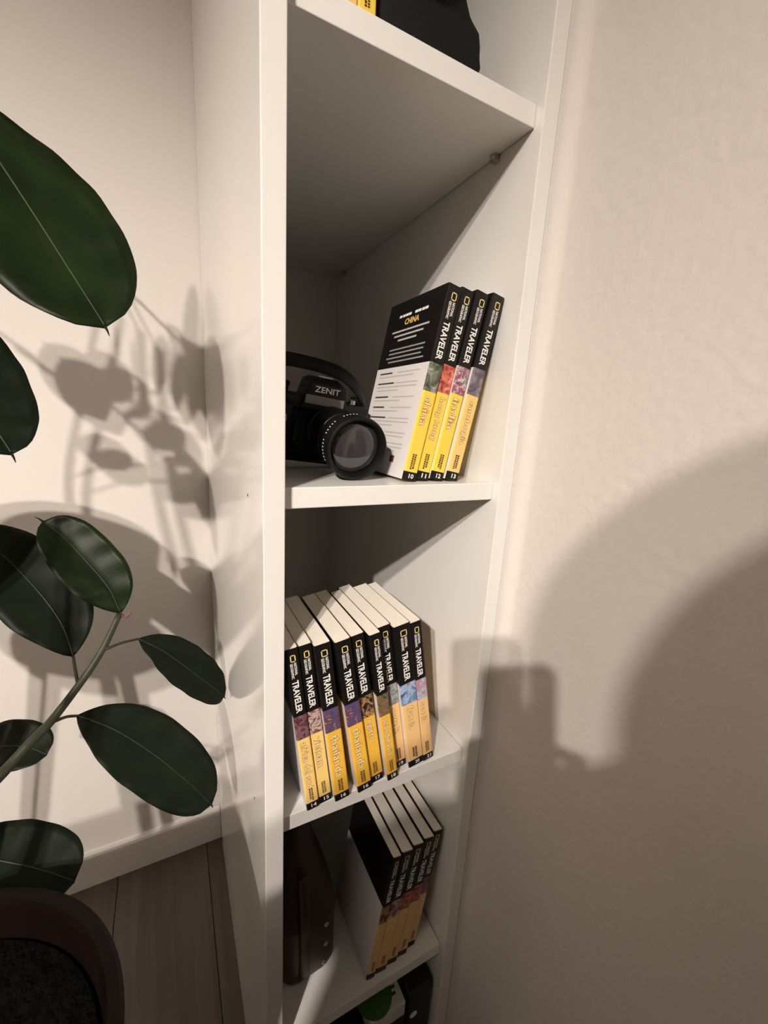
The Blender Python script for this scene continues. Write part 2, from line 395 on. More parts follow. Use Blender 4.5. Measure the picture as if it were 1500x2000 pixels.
# middle shelf, 10-13
b10, c10 = book((.1775, .0285, Z2+.0003), .0180, 11.2, '10', 'china', Y1, PH['china'], 'travel guide numbered 10 with china on its spine, white back cover facing out', G1, tlen=.034)
book((.1968, .0315, Z2+.0003), .0180, 11.3, '11', 'hong kong', Y1, PH['hk'], 'travel guide numbered 11 with hong kong on its yellow spine', G1, tlen=.050)
book((.2155, .0290, Z2+.0003), .0180, 11.4, '12', 'india', Y1, PH['india'], 'travel guide numbered 12 with india on its yellow spine', G1, tlen=.037)
book((.2356, .0262, Z2+.0003), .0180, 11.5, '13', 'cambogia', Y3, PH['camb'], 'travel guide numbered 13 with cambogia on its spine, against the side panel', G1, tlen=.054)
# print on the back cover of number 10 (left face, x = -T)
bx = -.0180-.00012
def bk(a, b): return (bx, a, b)   # a = depth from the spine, b = height
rs = random.Random(3)
text('back_title', 'CHINA', M['ink_gold'], c10, (bx, .082, .1840), (0, -1, 0), (0, 0, 1), .034, .0075, .03)
quads('back_heading', [(.032+.0075*k, .032+.0075*k+[.0066, .0058, .0069][k % 3], .1948, .1980) for k in range(9) if k != 4], M['ink_white'], c10, lambda a, b: (bx, a, b))
L = []
for i, (a0, a1) in enumerate([(.022, .110), (.032, .102), (.045, .090)]): L.append((a0, a1, .1765-i*.0058, .1787-i*.0058))
quads('back_blurb', L, M['ink_lgrey'], c10, bk)
L = []
for i in range(5): L.append((.018+rs.random()*.012, .112-rs.random()*.01, .1540-i*.0052, .1558-i*.0052)) if i < 4 else None
quads('back_quote', L, M['ink_grey'], c10, bk)
L, Lb = [], []
z = .124
for para in (2, 3, 2, 2, 3, 2, 3):
    a = .118
    for k in range(para):
        if k == 0:
            Lb.append((a-.030-rs.random()*.014, a, z, z+.0019)); L.append((.018, a-.048, z, z+.0014))
        else: L.append((.018+rs.random()*.05*(k == para-1), a, z, z+.0014))
        z -= .0044
    z -= .0042
quads('back_text', L, M['ink_lgrey'], c10, bk); quads('back_text_bold', Lb, M['ink_dark'], c10, bk)
box_ = quads('back_stamp', [(.030, .040, .016, .024)], mat('print_maroon', (.15, .03, .03), .5), c10, bk)
# lower shelf, 14-21, leaning left
G2 = 'travel guides leaning left on the shelf below the film camera'
row2 = [(.0498, .0079, .0152, 7.7, '14', 'africa del sud', Y3, 'mar', .066), (.0660, .0108, .0156, 7.9, '15', 'vietnam', Y3, 'viet', .046), (.0839, .0055, .0189, 8.4, '16', 'thailanda', Y2, 'dusk', .062),
        (.1139, .0055, .0190, 10.2, '16', 'thailanda', Y2, 'dusk', .062), (.1337, .0112, .0185, 10.3, '17', 'egitto', Y2, 'egy', .033), (.1557, .0060, .0150, 10.3, '18', 'scandinavia', Y2, 'green', .058),
        (.1718, .0185, .0184, 10.4, '19', 'australia', Y4, 'stone', .044), (.1909, .0125, .0229, 10.4, '20', 'francia', Y4, 'sea', .036), (.2146, .0145, .0166, 10.5, '21', 'scozia', Y4, 'sea2', .034)]
lab2 = ['travel guide numbered 14, leftmost in its row, spine reading africa del sud', 'travel guide numbered 15 with vietnam on its spine', 'thailanda guide numbered 16 standing right of the vietnam guide', 'second thailanda guide numbered 16, left of the egitto guide',
        'travel guide numbered 17 with egitto on its amber spine', 'thin travel guide numbered 18, pulled forward between 17 and 19', 'travel guide numbered 19, pushed back behind its neighbours', 'thick pale travel guide numbered 20 with blue sea photo band', 'travel guide numbered 21, rightmost in the row leaning left']
for (bx_, by, T, an, nu, ti, ym, ph, tl), lb in zip(row2, lab2):
    book((bx_, by, Z3+.0003), T, -an, nu, ti, ym, PH[ph], lb, G2, tlen=tl)
# shelf below, five guides leaning right
G3 = 'travel guides leaning right beside the brown leather case'
row3 = [(.1648, .0200, .0140, 8.4, 'egy'), (.1846, .0205, .0192, 8.5, 'viet'), (.2040, .0225, .0188, 8.6, 'red'), (.2230, .0245, .0184, 8.8, 'red'), (.2402, .0285, .0167, 9.0, 'mar')]
lab3 = ['leftmost of the five guides beside the leather case, black back cover showing', 'second of the five guides beside the leather case', 'middle of the five guides beside the leather case', 'fourth of the five guides beside the leather case', 'rightmost of the five guides beside the leather case']
for (bx_, by, T, an, ph), lb in zip(row3, lab3):
    book((bx_, by, Z4+.0003), T, an, None, None, Y4, PH[ph], lb, G3)
# top shelf, only the feet of these are in view
G4 = 'travel guides on the top shelf'
for bx_, ym, lb in ((.0515, Y3, 'guide with yellow spine on the top shelf, leftmost visible'), (.0687, Y3, 'guide with pale yellow spine on the top shelf, middle one'), (.0859, Y1, 'guide with yellow spine on the top shelf against the black camera')):
    book((bx_, .0265, Z1+.0003), .0168, -.01, '9', None, ym, PH['mar'], lb, G4)

# ------------------------------------------------------------------ film camera with long lens
cam = empty('film_camera', (.109, .140, .0095), (R(9.5), R(6), R(1)), 'black film camera with long zoom lens and neck strap on the middle shelf', 'camera')
body = frombm('body', boxbm(-.083, .053, .001, .036, -.041, .020, .006, 3), M['camleather'], cam, True)
frombm('top_plate', boxbm(-.083, .053, .000, .037, .019, .036, .004, 3), M['camblack'], cam, True)
frombm('base_plate', boxbm(-.083, .053, .000, .037, -.0463, -.0395, .003, 2), M['camblack'], cam, True)
frombm('grip', boxbm(-.084, -.050, -.013, .003, -.043, .026, .006, 3), M['camleather'], cam, True)
# pentaprism housing
pv0 = [(-.030, -.008, .022), (.030, -.008, .022), (.030, .034, .022), (-.030, .034, .022), (-.024, -.008, .047), (.024, -.008, .047), (.022, .034, .050), (-.022, .034, .050), (-.015, .004, .061), (.015, .004, .061), (.014, .032, .060), (-.014, .032, .060)]
pv = [(x_-.011, y_, z_+(.006 if .03 < z_ < .055 else 0)) for x_, y_, z_ in pv0]
bm = bmesh.new(); bv = [bm.verts.new(v) for v in pv]
for f in ((0, 1, 5, 4), (4, 5, 9, 8), (1, 2, 6, 5), (5, 6, 10, 9), (2, 3, 7, 6), (6, 7, 11, 10), (3, 0, 4, 7), (7, 4, 8, 11), (8, 9, 10, 11), (3, 2, 1, 0)): bm.faces.new([bv[i] for i in f])
bmesh.ops.bevel(bm, geom=list(bm.edges), offset=.0018, segments=2, profile=.5, affect='EDGES')
prism = frombm('prism_housing', bm, M['camblack'], cam)
text('name_lettering', 'ZENIT', M['ink_white'], prism, (-.0275, -.0083, .0440), (1, 0, 0), (0, 0, 1), .032, .0068, .012)
box('grey_strip', -.0375, .0125, -.0088, -.0075, .0290, .0395, M['camgrey'], prism, .0005, 1)
frombm('hot_shoe', boxbm(-.020, -.002, .008, .026, .0595, .0635, .0008, 1), M['chrome'], prism)
d1 = lathe('shutter_dial', [(.009, .036), (.0095, .037), (.0095, .044), (.0085, .045)], M['camblack'], cam, 32, 'Z', (.041, .018, 0))
lathe('rewind_knob', [(.009, .036), (.009, .043), (.010, .0435), (.010, .048), (.009, .049)], M['camblack'], cam, 32, 'Z', (-.062, .018, 0))
lathe('shutter_button', [(.0045, .036), (.0045, .041), (.0035, .042)], M['chrome'], cam, 24, 'Z', (.024+.006, .008, 0))
bm = bmesh.new()
tubebm([V((-.0640+.0058*math.cos(a), -.0140, .008+.0058*math.sin(a))) for a in [2*math.pi*k/24 for k in range(25)]], .0010, n=6, bm=bm)
frombm('timer_ring', bm, M['chrome'], cam, True)
frombm('strap_lug', boxbm(.0525, .0575, .014, .020, .022, .032, .001, 1), M['chrome'], cam)
frombm('self_timer_lever', boxbm(-.044, -.039, -.004, .002, -.020, .006, .0012, 2), M['camblack'], cam)
lathe('flash_socket', [(.0028, -.002), (.0028, .002)], M['chrome'], cam, 16, 'Y', (-.055, .0, -.040))
# lens: barrel rings growing to a wide front rim, axis -Y
LN = empty('unused'); bpy.data.objects.remove(LN)
lens = lathe('lens_barrel', [(.029, .004), (.029, -.006), (.0305, -.0065), (.0305, -.016), (.0295, -.0168), (.0300, -.030), (.0312, -.0306), (.0312, -.058), (.0304, -.0586), (.0304, -.064), (.0322, -.0646), (.0322, -.078)], M['camblack'], cam, 72, 'Y')
rim = lathe('lens_rim', [(.0322, -.0780), (.0345, -.0800), (.0352, -.0850), (.0352, -.0990), (.0345, -.1012), (.0330, -.1018), (.0312, -.1012), (.0300, -.0985), (.0292, -.0940), (.0288, -.0880)], M['rubber'], lens, 72, 'Y', cap=False)
gp = [(.0291, -.0900)] + [(.0291*math.cos(a), -.0900-.0062*math.sin(a)) for a in [R(90)*k/10 for k in range(1, 10)]] + [(.0004, -.0962)]
lathe('front_glass', gp, M['lensglass'], lens, 64, 'Y')
# knurled focus grip and the white scale marks
bm = bmesh.new()
for k in range(72):
    a = 2*math.pi*k/72
    m4 = Matrix.Rotation(-a, 4, 'Y')
    b2 = boxbm(.0310, .0321, -.056, -.032, -.0008, .0008); b2.transform(m4); me = bpy.data.meshes.new('k'); b2.to_mesh(me); b2.free(); bm.from_mesh(me); bpy.data.meshes.remove(me)
frombm('focus_grip_ribs', bm, M['rubber'], lens)['kind'] = 'stuff'
sc_r = []
bm = bmesh.new()
for k, a in enumerate([95+6.2*i for i in range(20)]):
    if k in (5, 6, 12): continue
    a = R(a); b2 = boxbm(.0351, .03535, -.0880, -.0860, -.0006, .0006); b2.transform(Matrix.Rotation(-a, 4, 'Y')); me = bpy.data.meshes.new('k'); b2.to_mesh(me); b2.free(); bm.from_mesh(me); bpy.data.meshes.remove(me)
frombm('scale_marks', bm, M['ink_white'], lens)
# strap: flat band looping over the top
def ribbon(name, path, width, thick, m, parent, wdir=V((0, 1, 0))):
    pts = catmull(path, 8); bm = bmesh.new(); rows = []
    for i, p in enumerate(pts):
        d = (pts[min(i+1, len(pts)-1)]-pts[max(i-1, 0)]).normalized(); w_ = (wdir-d*wdir.dot(d)).normalized(); nn = d.cross(w_)
        rows.append([bm.verts.new(p+w_*a*width/2+nn*b*thick/2) for a, b in ((-1, -1), (1, -1), (1, 1), (-1, 1))])
    for i in range(len(rows)-1):
        for k in range(4): bm.faces.new((rows[i][k], rows[i][(k+1) % 4], rows[i+1][(k+1) % 4], rows[i+1][k]))
    bm.faces.new(rows[0][::-1]); bm.faces.new(rows[-1])
    return frombm(name, bm, m, parent, True)
ribbon('neck_strap', [(-.076, .018, .036), (-.079, .018, .055), (-.070, .014, .071), (-.040, .010, .074), (-.006, .006, .0725), (.018, .006, .066), (.036, .008, .053), (.050, .014, .039), (.056, .017, .028)], .017, .0022, M['strap'], cam, V((0, .6, 1)))

# ------------------------------------------------------------------ brown leather camera case
case = empty('leather_case', (.0735, .122, Z4+.0004), (0, 0, R(4)), 'dark brown domed leather camera case with metal studs on a lower shelf', 'case')
def case_section(z):
    # half width/depth of the rounded-rectangle footprint at height z
    if z < .105: k = 1.0
    else: k = max(0, 1-((z-.105)/.150)**1.2)**.8
    return .046*k, .064*k, min(.026, .026*k)
bm = bmesh.new(); rows = []
zs = [0, .004, .010, .03, .06, .09, .104, .106, .12, .14, .16, .18, .20, .22, .235, .246, .252]
for i, z in enumerate(zs):
    a, b, q = case_section(z)
    if i == 0: a, b = a-.005, b-.005
    if i == 1: a, b = a-.0015, b-.0015
    if z < .105: a, b = a-.0012, b-.0012
    ring = []
    for (sx, sy, st) in ((1, 1, 0), (-1, 1, 90), (-1, -1, 180), (1, -1, 270)):
        for k in range(6):
            an = R(st+k*18); ring.append(bm.verts.new((sx*(a-q)+q*math.cos(an), sy*(b-q)+q*math.sin(an), z)))
    rows.append(ring)
N = len(rows[0])
low = rows[:7]; hi = rows[7:]
for rr in (low, hi):
    for i in range(len(rr)-1):
        for k in range(N): bm.faces.new((rr[i][k], rr[i][(k+1) % N], rr[i+1][(k+1) % N], rr[i+1][k]))
bm.faces.new(low[0][::-1]); bm.faces.new(hi[-1]); bm.faces.new(low[-1]); bm.faces.new(hi[0][::-1])
frombm('case_shell', bm, M['leather'], case, True).modifiers.new('es', 'EDGE_SPLIT').split_angle = R(50)
for (sx, sz) in ((.022, .090), (.022, .052), (.020, .016)):
    lathe('stud', [(.0036, 0), (.0034, -.0012), (.002, -.0022), (.0003, -.0025)], M['stud'], case, 16, 'Y', (sx, -.0628, sz))
ribbon('case_strap', [(-.012, -.0640, .01), (-.012, -.0640, .08), (-.012, -.0656, .105), (-.012, -.0640, .135), (-.012, -.0545, .19)], .016, .002, M['leather'], case, V((1, 0, 0)))

# ------------------------------------------------------------------ black camera on the top shelf
tcam = empty('vintage_camera', (.161, .055, Z1+.0004), (0, 0, R(-4)), 'black camera at the edge of the top shelf, cut by the frame', 'camera')
pf = [(-.055, .004), (.056, .004), (.058, .018), (.0575, .036), (.055, .046), (.046, .053), (.035, .058), (.027, .075), (.025, .118), (-.055, .118)]
bm = bmesh.new(); a_ = [bm.verts.new((x_, -.022, z_)) for x_, z_ in pf]; b_ = [bm.verts.new((x_, .028, z_)) for x_, z_ in pf]
bm.faces.new(a_); bm.faces.new(b_[::-1])
for k in range(len(pf)): bm.faces.new((a_[k], b_[k], b_[(k+1) % len(pf)], a_[(k+1) % len(pf)]))
bmesh.ops.bevel(bm, geom=[e for e in bm.edges if abs(e.verts[0].co.y-e.verts[1].co.y) < .001], offset=.004, segments=3, profile=.5, affect='EDGES')
frombm('body', bm, M['camleather'], tcam, True)
frombm('base_plate', boxbm(-.055, .056, -.023, .029, 0, .007, .002, 2), M['camblack'], tcam, True)
frombm('top_plate', boxbm(-.055, .026, -.023, .029, .116, .130, .004, 2), M['camblack'], tcam, True)
lathe('lens_barrel', [(.026, -.020), (.026, -.032), (.024, -.033), (.024, -.037), (.0215, -.038), (.0205, -.036)], M['camblack'], tcam, 48, 'Y', (0, 0, .083))
lathe('front_glass', [(.0205, -.0345), (.014, -.0360), (.0005, -.0368)], M['lensglass'], tcam, 40, 'Y', (0, 0, .083))
lathe('red_button', [(.004, -.0225), (.004, -.0262), (.003, -.027)], mat('red_dot', (.35, .05, .03), .4), tcam, 20, 'Y', (.010, 0, .108))

# ------------------------------------------------------------------ things below the lowest visible shelf
b = box('storage_box', -.0225, .0225, 0, .16, 0, .1125, M['boxblack'], None, .003, 2)
b.location = (.2525, .0135, ZF+.0805); tag(b, 'matte black storage box at the right under the lowest shelf', 'box')
o = box('lid_seam', -.0227, .0227, -.0002, .1602, .096, .0968, M['dark'], b)
o = lathe('white_sticker', [(.0001, 0), (.007, 0)], M['ink_white'], b, 24, 'Y', (-.012, -.00015, .060), cap=False)
wb = box('white_green_box', -.032, .032, -.045, .045, 0, .030, M['boxwhite'], None, .002, 2)
wb.location = (.1905, .058, ZF+.0805+.0755+.0002); wb.rotation_euler = (0, 0, 0); tag(wb, 'white box with green round label lying under the lowest shelf', 'box')
lathe('green_label', [(.0001, .0301), (.030, .0301)], M['green'], wb, 40, 'Z', (-.012, -.016, 0), cap=False)
quads('printed_mark', [(.014, .022, -.030, -.026), (.016, .024, -.022, -.018), (.013, .019, -.014, -.011)], M['ink_dark'], wb, lambda a, b_: (a, b_, .03015))
ub = box('black_carton', -.034, .034, -.05, .05, 0, .0755, M['boxblack'], None, .002, 2)
ub.location = (.1900, .064, ZF+.0803); tag(ub, 'black carton carrying the white and green box', 'box')
nb = empty('spiral_notebook', (.116, .082, ZF+.0803), (0, 0, R(-2)), 'black spiral notebook standing under the lowest shelf at left', 'notebook')
box('cover', -.034, .034, -.06, .06, 0, .088, M['boxblack'], nb, .002)
for k in range(7):
    bm = bmesh.new(); tubebm([V((-.028+k*.0093+.0012*math.cos(a), -.0600+.0045*math.sin(a), .084+.0045*math.cos(a))) for a in [2*math.pi*i/16 for i in range(17)]], .0008, n=6, bm=bm)
    frombm('spiral_ring', bm, M['chrome'], nb, True)

# ------------------------------------------------------------------ rubber plant in its pot
def leaf_mesh(path, width, facing, fold=.18, sag=0.0, wmax=.45, blunt=.7, drip=.012):
    """blade through path points; facing = direction the upper face looks"""
    pts = catmull(path, 8); N = len(pts); Lg = sum((pts[i+1]-pts[i]).length for i in range(N-1))
    m_ = 5; vs, fs, uv = [], [], []
    for i, p in enumerate(pts):
        t = i/(N-1); d = (pts[min(i+1, N-1)]-pts[max(i-1, 0)]).normalized()
        s = d.cross(facing)
        s.normalize(); nn = s.cross(d).normalized()
        # outline: rises from the petiole, widest at wmax, closes in a blunt end with a drip tip
        if t < wmax: w_ = math.sin(math.pi/2*min(1, t/wmax))**.75
        else: w_ = max(0, 1-((t-wmax)/(1-wmax))**(2.6))**blunt
        w_ = max(w_*width/2, .0010)
        if i == N-1: w_ = .0004
        for k in range(-m_, m_+1):
            a = k/m_; q = abs(a)
            vs.append(p+s*(a*w_)+nn*(fold*w_*(q**1.4)-sag*w_*q*q + .0012*math.sin(t*34+a*2)*q))
            uv.append((t*1.0, .5+.5*a))
    W_ = 2*m_+1
    for i in range(N-1):
        for k in range(W_-1): fs.append((i*W_+k, i*W_+k+1, (i+1)*W_+k+1, (i+1)*W_+k))
    # drip tip
    e = pts[-1]; d = (pts[-1]-pts[-2]).normalized()
    return vs, fs, uv, pts, e, d
def leaf(plant, path, width, facing=None, m='leaf', rib='rib', drip=.010, **kw):
    mid = V(path[len(path)//2])
    f_ = (facing if facing is not None else (CAM-mid)).normalized()
    vs, fs, uv, pts, e, d = leaf_mesh([V(p) for p in path], width, f_, **kw)
    o = pyd('leaf', vs, fs, M[m], plant, True)
    ul = o.data.uv_layers.new(name='UVMap')
    for lp in o.data.loops: ul.data[lp.index].uv = uv[lp.vertex_index]
    so = o.modifiers.new('solid', 'SOLIDIFY'); so.thickness = .0009; so.offset = 0
    nn = f_
    rb = frombm('midrib', tubebm([p+nn*.0007 for p in pts], .0013, .0005, 6), M[rib], o, True)
    if drip:
        frombm('drip_tip', tubebm([e-d*.003, e+d*drip*.5+V((0, 0, -.001)), e+d*drip+V((0, 0, -.003))], .0016, .0003, 6), M[m], o, True)
    return o
RP, RPR, RPZ = V((-.281, -.103)), .157, -.42
pot = empty('plant_pot', (RP.x, RP.y, RPZ-.24), label='dark brown glazed plant pot at the lower left', cat='plant pot')
lathe('pot_body', [(.095, 0), (.105, .004), (.128, .06), (.146, .14), (.154, .20), (.157, .232), (.157, .238), (.154, .240), (.146, .239), (.143, .230), (.141, .195), (.12, .19)], M['pot'], pot, 96)
lathe('soil', [(.0005, .206), (.07, .207), (.138, .203), (.140, .197)], M['soil'], pot, 64, cap=False)
st = empty('plant_stand', (RP.x, RP.y, ZF), label='low wooden stand carrying the brown plant pot', cat='plant stand')
HS = RPZ-.24-ZF
lathe('stand_top', [(.12, HS-.022), (.125, HS-.018), (.125, HS-.003), (.122, HS-.0005)], M['wood'], st, 64)
for k in range(4):
    a = R(45+90*k); frombm('leg', tubebm([V((.11*math.cos(a), .11*math.sin(a), .0005)), V((.085*math.cos(a), .085*math.sin(a), HS-.02))], .010, .014, 12), M['wood'], st, True)
rp = empty('rubber_plant', (RP.x, RP.y, RPZ-.034), label='rubber plant with dark glossy oval leaves at the left', cat='plant')
rp0 = rp.location.copy()
def loc(p): return V(p)-rp0
S_ = [at(0, 1515, .47), at(60, 1450, .50), at(110, 1396, .53), at(190, 1286, .57), at(234, 1198, .60)]
root1 = V((-.285, -.075, RPZ-.036)); root2 = V((-.31, -.09, RPZ-.036))
tube('branch', [loc(p) for p in ([root1, V((-.315, .00, -.405)), V((-.295, .09, -.395))]+S_)], .0075, M['stem'], rp, .0042, 10, 6)
tube('trunk', [loc(p) for p in [root2, V((-.36, -.02, -.20)), V((-.40, .06, .05)), V((-.38, .14, .24)), V((-.35, .19, .36))]], .010, M['stem'], rp, .006, 10, 8)
LV = []
def PX(*pts): return [loc(at(*p)) for p in pts]
fc = lambda p, dx=0, dy=0: None
def camf(px, py, d, rx=0, uy=0):
    v = (CAM-at(px, py, d)).normalized(); return (v+CR*rx+CU*uy).normalized()
# petioles
def petiole(a, b, c, r=.0022): tube('petiole', [loc(a), loc(b), loc(c)], r, M['stem'], rp, r*.8, 8, 5)
# big upper leaf
leaf(rp, PX((-100, 165, .42), (-15, 295, .41), (62, 412, .40), (136, 528, .395), (207, 640, .39)), .128, camf(90, 430, .4, .1, .15), fold=.10, wmax=.55, blunt=.62, drip=.006)
petiole(V((-.352, .188, .355)), at(-180, 120, .43), at(-95, 190, .42))
leaf(rp, PX((-130, 520, .42), (-88, 650, .41), (-52, 740, .405), (-15, 825, .40), (24, 888, .395)), .082, camf(-30, 760, .4, .2, .1), m='leafd', fold=.12, wmax=.5, blunt=.6, drip=.006)
petiole(V((-.375, .145, .25)), at(-190, 480, .43), at(-120, 520, .42))
# leaves on the leaning branch
leaf(rp, PX((143, 1282, .56), (118, 1215, .565), (70, 1150, .57), (5, 1085, .575), (-70, 1035, .58)), .098, camf(60, 1160, .57, -.1, .25), m='leafd', rib='ribd', fold=.16, wmax=.45, blunt=.62)
petiole(at(152, 1335, .555), at(147, 1308, .557), at(143, 1282, .56))
leaf(rp, PX((236, 1197, .60), (212, 1148, .595), (170, 1098, .59), (125, 1050, .585), (84, 1018, .58)), .076, camf(160, 1100, .59, -.25, .35), m='leaf', rib='ribd', fold=.32, wmax=.42, blunt=.62, drip=.014)
leaf(rp, PX((270, 1248, .64), (318, 1272, .665), (365, 1305, .69), (405, 1335, .715), (438, 1361, .745)), .072, camf(350, 1310, .69, .1, .55), m='leafd', rib='ribd', fold=.22, wmax=.5, blunt=.55, drip=.004)
petiole(at(208, 1267, .575), at(240, 1255, .61), at(270, 1248, .64))
leaf(rp, PX((150, 1398, .56), (222, 1425, .575), (295, 1470, .59), (360, 1522, .60), (413, 1572, .61)), .094, camf(290, 1480, .59, 0, .35), m='leafd', rib='ribd', fold=.14, wmax=.5, blunt=.55, drip=.003)
petiole(at(108, 1408, .53), at(130, 1400, .545), at(150, 1398, .56))
leaf(rp, PX((-90, 1490, .63), (-40, 1470, .63), (10, 1458, .63), (55, 1460, .63), (92, 1474, .63)), .074, camf(20, 1460, .63, 0, .2), m='leafd', rib='ribd', fold=.1, wmax=.5, blunt=.5, drip=0)
leaf(rp, PX((-120, 1668, .44), (-50, 1673, .44), (20, 1685, .44), (90, 1702, .44), (146, 1722, .44)), .076, camf(40, 1680, .44, 0, .2), m='leafd', rib='ribd', fold=.1, wmax=.55, blunt=.5, drip=0)
petiole(V((-.300, .07, -.398)), at(-170, 1600, .45), at(-120, 1650, .44), .0025)
tube('leaf_bud', [loc(at(236, 1200, .60)), loc(at(246, 1205, .602)), loc(at(256, 1195, .604))], .0022, mat('bud_red', (.16, .04, .02), .5), rp, .0012, 8, 4)

# ------------------------------------------------------------------ second plant, left of the frame: it throws the shadows on the back wall
WL = SPOTS[0][0]
def shadow_pt(px, py, k):
    s = on_wall(px, py, YB); return s+(WL-s)*k
sp = empty('tall_plant_stand', (-.44, .235, ZF), label='tall wooden plant stand by the back wall, left of the view', cat='plant stand')
pz = -.20
lathe('stand_top', [(.105, pz-ZF-.022), (.11, pz-ZF-.018), (.11, pz-ZF-.003), (.107, pz-ZF-.0005)], M['wood'], sp, 64)
for k in range(3):
    a = R(20+120*k); frombm('leg', tubebm([V((.17*math.cos(a), .17*math.sin(a), .0005)), V((.06*math.cos(a), .06*math.sin(a), pz-ZF-.02))], .009, .012, 12), M['wood'], sp, True)
p2 = empty('ceramic_pot', (-.44, .235, pz), label='white ceramic pot on the tall stand, left of the view', cat='plant pot')
lathe('pot_body', [(.06, 0), (.075, .003), (.095, .07), (.105, .17), (.108, .19), (.104, .192), (.098, .19), (.096, .165), (.08, .16)], M['ceramic'], p2, 64)
lathe('soil', [(.0005, .168), (.05, .169), (.0965, .166)], M['soil'], p2, 48, cap=False)
r2 = empty('young_rubber_plant', (-.44, .235, pz+.168), label='younger rubber plant in the white pot, left of the view', cat='plant')
r20 = r2.location.copy()
def l2(p): return V(p)-r20
tr = [V((-.44, .235, pz+.165)), V((-.45, .22, .10)), V((-.43, .20, .25)), V((-.40, .19, .40))]
tube('trunk', [l2(p) for p in tr], .007, M['stem'], r2, .004, 10, 8)
def sleaf(a, b, wpx, k1=.13, k2=.13, m='leafd', tilt=0):
    A, B_ = shadow_pt(*a, k1), shadow_pt(*b, k2); mid = (A+B_)/2
    f_ = (WL-mid).normalized(); ax = (B_-A).normalized(); f_ = Matrix.Rotation(tilt, 3, ax) @ f_
    wd = wpx/FPX*.95*(1-k1)
    leaf(r2, [l2(A), l2(A.lerp(B_, .33)+V((0, 0, .006))), l2(A.lerp(B_, .67)+V((0, 0, .006))), l2(B_)], wd, f_, m=m, rib='ribd', fold=.12, drip=.008)
    j = min(tr, key=lambda q: (q-A).length)
    tube('petiole', [l2(j), l2((j+A)/2+V((0, 0, .01))), l2(A)], .002, M['stem'], r2, .0018, 8, 4)
sleaf((235, 850), (120, 700), 75, .13, .12)
sleaf((275, 845), (395, 905), 62, .15, .155)
sleaf((330, 940), (420, 1010), 80, .15, .16)
sleaf((285, 750), (205, 800), 70, .14, .13)
sleaf((180, 900), (290, 940), 50, .14, .14)
sleaf((345, 800), (350, 690), 40, .15, .15, tilt=1.0)
sleaf((262, 760), (258, 670), 14, .13, .13, tilt=1.35)
sleaf((400, 860), (390, 690), 55, .15, .15, tilt=.6)
sleaf((400, 760), (412, 590), 30, .15, .15, tilt=.9)
sleaf((150, 1180), (320, 1250), 90, .14, .15)
sleaf((60, 1150), (170, 1320), 80, .14, .13)
tube('side_twig', [l2(V((-.43, .20, .25))), l2(shadow_pt(30, 680, .13)), l2(shadow_pt(140, 755, .13)), l2(shadow_pt(222, 815, .13)), l2(shadow_pt(235, 850, .13))], .0028, M['stem'], r2, .0022, 8, 6)

# dining table left of the view; its edge shades the floor and the skirting
tb = empty('dining_table', (-1.03, -.28, ZF), label='wooden dining table left of the view', cat='table')
box('tabletop', -.57, .57, -.205, .205, .716, .741, M['wood'], tb, .003)
for sx in (-1, 1):
    box('apron', sx*.50-.01, sx*.50+.01, -.15, .15, .64, .716, M['wood'], tb, .001)
    box('apron', -.49, .49, sx*.16-.01, sx*.16+.01, .64, .716, M['wood'], tb, .001)
    for sy in (-1, 1): box('leg', sx*.52-.025, sx*.52+.025, sy*.175-.025, sy*.175+.025, 0, .716, M['wood'], tb, .003)

# ------------------------------------------------------------------ ceiling lamp with two spots
lamp = empty('ceiling_spot_bar', (-1.815, -2.205, ZC), label='white two-headed spot bar on the ceiling behind the viewer', cat='lamp')
d = (SPOTS[1][0]-SPOTS[0][0]); ang = math.atan2(d.y, d.x)
bar = box('bar', -.26, .26, -.03, .03, -.03, 0, M['lampm'], lamp, .004); bar.rotation_euler = (0, 0, ang)
for P_, k in SPOTS:
    dr = (SPOT_AIM-P_).normalized(); q = dr.to_track_quat('-Z', 'Y')
    hd = lathe('spot_head', [(.0005, .115), (.018, .112), (.026, .10), (.030, .07), (.033, .012), (.032, .011), (.029, .03), (.024, .05), (.0005, .055)], M['lampm'], lamp, 40, 'Z', P_-lamp.location, cap=False)
    hd.rotation_mode = 'QUATERNION'; hd.rotation_quaternion = q
    lathe('bulb', [(.0005, .030), (.022, .032), (.026, .040), (.015, .052)], M['bulb'], hd, 24, 'Z', cap=False)
    tube('arm', [P_-lamp.location-dr*.09, P_-lamp.location-dr*.09+V((0, 0, .03)), V((P_.x-lamp.location.x, P_.y-lamp.location.y, -.02))], .006, M['lampm'], lamp, .006, 8, 3)
    ld = bpy.data.lights.new('spot', 'SPOT'); ld.energy = SPOT_W*k; ld.color = SPOT_COL; ld.spot_size = SPOT_ANGLE; ld.spot_blend = 1; ld.shadow_soft_size = .035
    lo = bpy.data.objects.new('spot_light', ld); COL.objects.link(lo); lo.parent = lamp; lo.location = P_-lamp.location
    lo.rotation_mode = 'QUATERNION'; lo.rotation_quaternion = q

